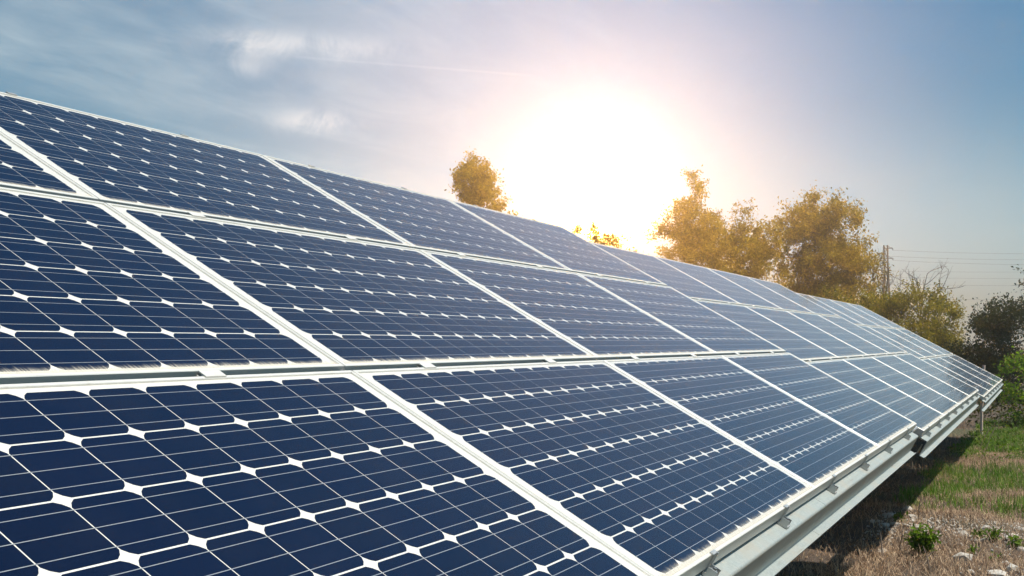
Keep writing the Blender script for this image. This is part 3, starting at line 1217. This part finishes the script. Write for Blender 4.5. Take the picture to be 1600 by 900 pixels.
# knee-high growth closing the view beneath the trees
P = scatter(26000, 24, 46, -6, 16, lambda x, y: step(lump(x, y, 0.5, 0.4), 0.05, 0.4))
P[:, 2] += rng.random(len(P)) ** 1.5 * 0.7
tag(link('undergrowth', leaves_mesh('undergrowth', P, 0.10, LEAF_DARK, upbias=0.6)), 'dark undergrowth at the foot of the trees', 'undergrowth', kind='stuff')


P = scatter(52000, 3, 40, 4.6, 8.5, lambda x, y: 0.35 + 0.65 * step(lump(x, y, 0.7, 0.9), 0.1, 0.4))  # unseen leaf strip added to keep low glow light from leaking under the tables
P[:, 2] += rng.random(len(P)) * 2.1
tag(link('scrub', leaves_mesh('scrub', P, 0.17, LEAF_DARK, upbias=0.4)), 'unseen dark scrub added behind the panel tables to block low glow light', 'scrub', kind='stuff')


# stones of the gravel strip: each one a piece of the ground
def rock_mesh(k):
    r = random.Random(100 + k)
    import bmesh
    bm = bmesh.new()
    bmesh.ops.create_icosphere(bm, subdivisions=1, radius=0.5)
    for v in bm.verts:
        v.co *= r.uniform(0.72, 1.18)
        v.co.z *= 0.62
        v.co.y *= 0.85
    me = bpy.data.meshes.new('stone')
    bm.to_mesh(me)
    bm.free()
    me.materials.append(STONE)
    return me


ROCKS = [rock_mesh(k) for k in range(9)]


def stone(x, y, s, k=None):
    o = link('stone', ROCKS[random.randrange(9) if k is None else k], ground)
    o.location = (x, y, float(ground_z(x, y)) + s * 0.12)
    o.rotation_euler = (random.uniform(-.3, .3), random.uniform(-.3, .3), random.uniform(0, 6.28))
    o.scale = (s * random.uniform(0.8, 1.4), s * random.uniform(0.8, 1.2), s * random.uniform(0.7, 1.1))


nst = 0
while nst < 185:
    x, y = random.uniform(5.2, 9.3), random.uniform(-1.6, 0.7)
    if random.random() < float(stone_zone(np.array(x), np.array(y))):
        stone(x, y, 0.022 + 0.075 * random.random() ** 2.2)
        nst += 1
stone(6.16, -0.26, 0.15, 2)
stone(5.62, -0.52, 0.13, 3)
stone(5.86, -0.60, 0.12, 5)
stone(8.6, 0.36, 0.12, 1)
stone(8.25, 0.47, 0.09, 4)
# fine gravel between them
n = 5200
P = scatter(n * 3, 5.0, 9.6, -2.2, 0.9, stone_zone)
n = len(P)
ico = rand_dirs(6) * 0
oct_ = np.array([(1, 0, 0), (0, 1, 0), (-1, 0, 0), (0, -1, 0), (0, 0, 0.7), (0, 0, -0.7)])
sc = (0.004 + 0.012 * rng.random(n) ** 2)[:, None, None] * rng.uniform(0.6, 1.3, (n, 6, 1))
V = P[:, None, :] + oct_[None] * sc
V[:, :, 2] += 0.012
tag(link('gravel', quick_mesh('gravel', V.reshape(-1, 3), 6, [(0, 1, 4), (1, 2, 4), (2, 3, 4), (3, 0, 4), (1, 0, 5), (2, 1, 5), (3, 2, 5), (0, 3, 5)], STONE)),
    'fine pale gravel between the stones', 'gravel', kind='stuff')


# ------------------------------------------------------------------ single weeds and twigs
def weed(label, x, y, h, n_st, n_lf, size, spread=0.5, mat=WEED, group='green weeds on the dry ground'):
    z = float(ground_z(x, y))
    t = empty('weed', Matrix.Translation((x, y, z)))
    tag(t, label, 'weed', group)
    mb, LP = MB(), []
    for k in range(n_st):
        a = random.uniform(0, 6.28)
        ln = h * random.uniform(0.6, 1.1)
        sp = spread * random.uniform(0.2, 1.0)
        pts = [Vector((math.cos(a) * sp * ln * f, math.sin(a) * sp * ln * f, ln * f * (1 - 0.25 * sp * f) - 0.01)) for f in (0, 0.35, 0.7, 1.0)]
        mb.tube(pts, [0.004, 0.0035, 0.003, 0.002], 4, cap=False)
        for i in range(n_lf):
            f = random.uniform(0.15, 1.0)
            b = pts[0].lerp(pts[-1], f)
            LP.append((b.x + random.gauss(0, size * 0.45), b.y + random.gauss(0, size * 0.45), max(0.01, b.z + random.gauss(0, size * 0.3))))
    mb.build('stem', mat, t)
    link('foliage', leaves_mesh('foliage', np.array(LP), size, mat, upbias=0.7, aspect=0.38), t)


weed('largest dark green weed clump, growing out of the dry straw', 6.2, 0.0, 0.24, 17, 22, 0.055, 0.75)
weed('small green weed at the edge of the pale stones near the shadow', 7.8, 0.36, 0.10, 5, 7, 0.05, 0.8)
weed('lower of the two twin weeds in the stone strip', 7.15, -0.33, 0.08, 7, 9, 0.045, 1.0)
weed('slightly taller of the two twin weeds in the stone strip', 7.0, -0.44, 0.12, 7, 9, 0.045, 1.0)
weed('bushiest weed of the pale stone strip, at its open end', 6.85, -0.62, 0.14, 7, 10, 0.045, 1.0)
weed('smallest weed, just behind the large pale stone', 6.6, -0.30, 0.06, 5, 7, 0.04, 1.0)
weed('sparse weed beside the large pale stone', 6.35, -0.47, 0.08, 6, 8, 0.04, 1.0)


def dead_stalk(x, y, h, ax, ay, label):
    z = float(ground_z(x, y))
    mb = MB()
    mb.tube([(0, 0, -0.02), (ax * 0.4, ay * 0.4, h * 0.5), (ax, ay, h)], [0.006, 0.005, 0.003], 5)
    mb.tube([(ax * 0.5, ay * 0.5, h * 0.6), (ax * 0.5 + 0.04, ay * 0.5 - 0.05, h * 0.85)], [0.004, 0.002], 4)
    tag(mb.build('dead_stalk', TWIG, None, Matrix.Translation((x, y, z))), label, 'stalk', 'dead stalks')


for a in ((7.95, 0.21, 0.22, 0.02, -0.03, 'upright dead stalk beside the pale stones at the shadow edge'),
          (5.9, 0.25, 0.2, 0.05, 0.02, 'thin dead stalk in the dry grass beside the largest weed'), (6.4, 0.2, 0.16, -0.05, -0.04, 'short dead stalk just behind the largest weed'),
          (5.6, -0.1, 0.18, 0.03, 0.05, 'thin dead stalk in the dry grass in front of the largest weed'), (17.5, 0.1, 0.55, 0.25, -0.25, 'tall leaning dead stalk at the edge of the green ground cover'),
          (18.4, 0.25, 0.5, 0.2, -0.3, 'tall leaning dead stalk in the ground cover, nearest the stake')):
    dead_stalk(*a)

# ------------------------------------------------------------------ haze: closed box of pale air round everything
hm = bpy.data.materials.new('pale_haze')
hm.use_nodes = True
ht = NT(hm.node_tree)
pv = ht.n('ShaderNodeVolumePrincipled')
pv.inputs['Color'].default_value = (0.97, 0.88, 0.68, 1)
pv.inputs['Density'].default_value = 0.0034
pv.inputs['Anisotropy'].default_value = 0.85
ho = ht.n('ShaderNodeOutputMaterial')
ht.put(ho.inputs['Volume'], pv.outputs[0])
tag(MB().box(-430, 430, -430, 430, -1.6, 16.0).build('haze', hm), kind='stuff')
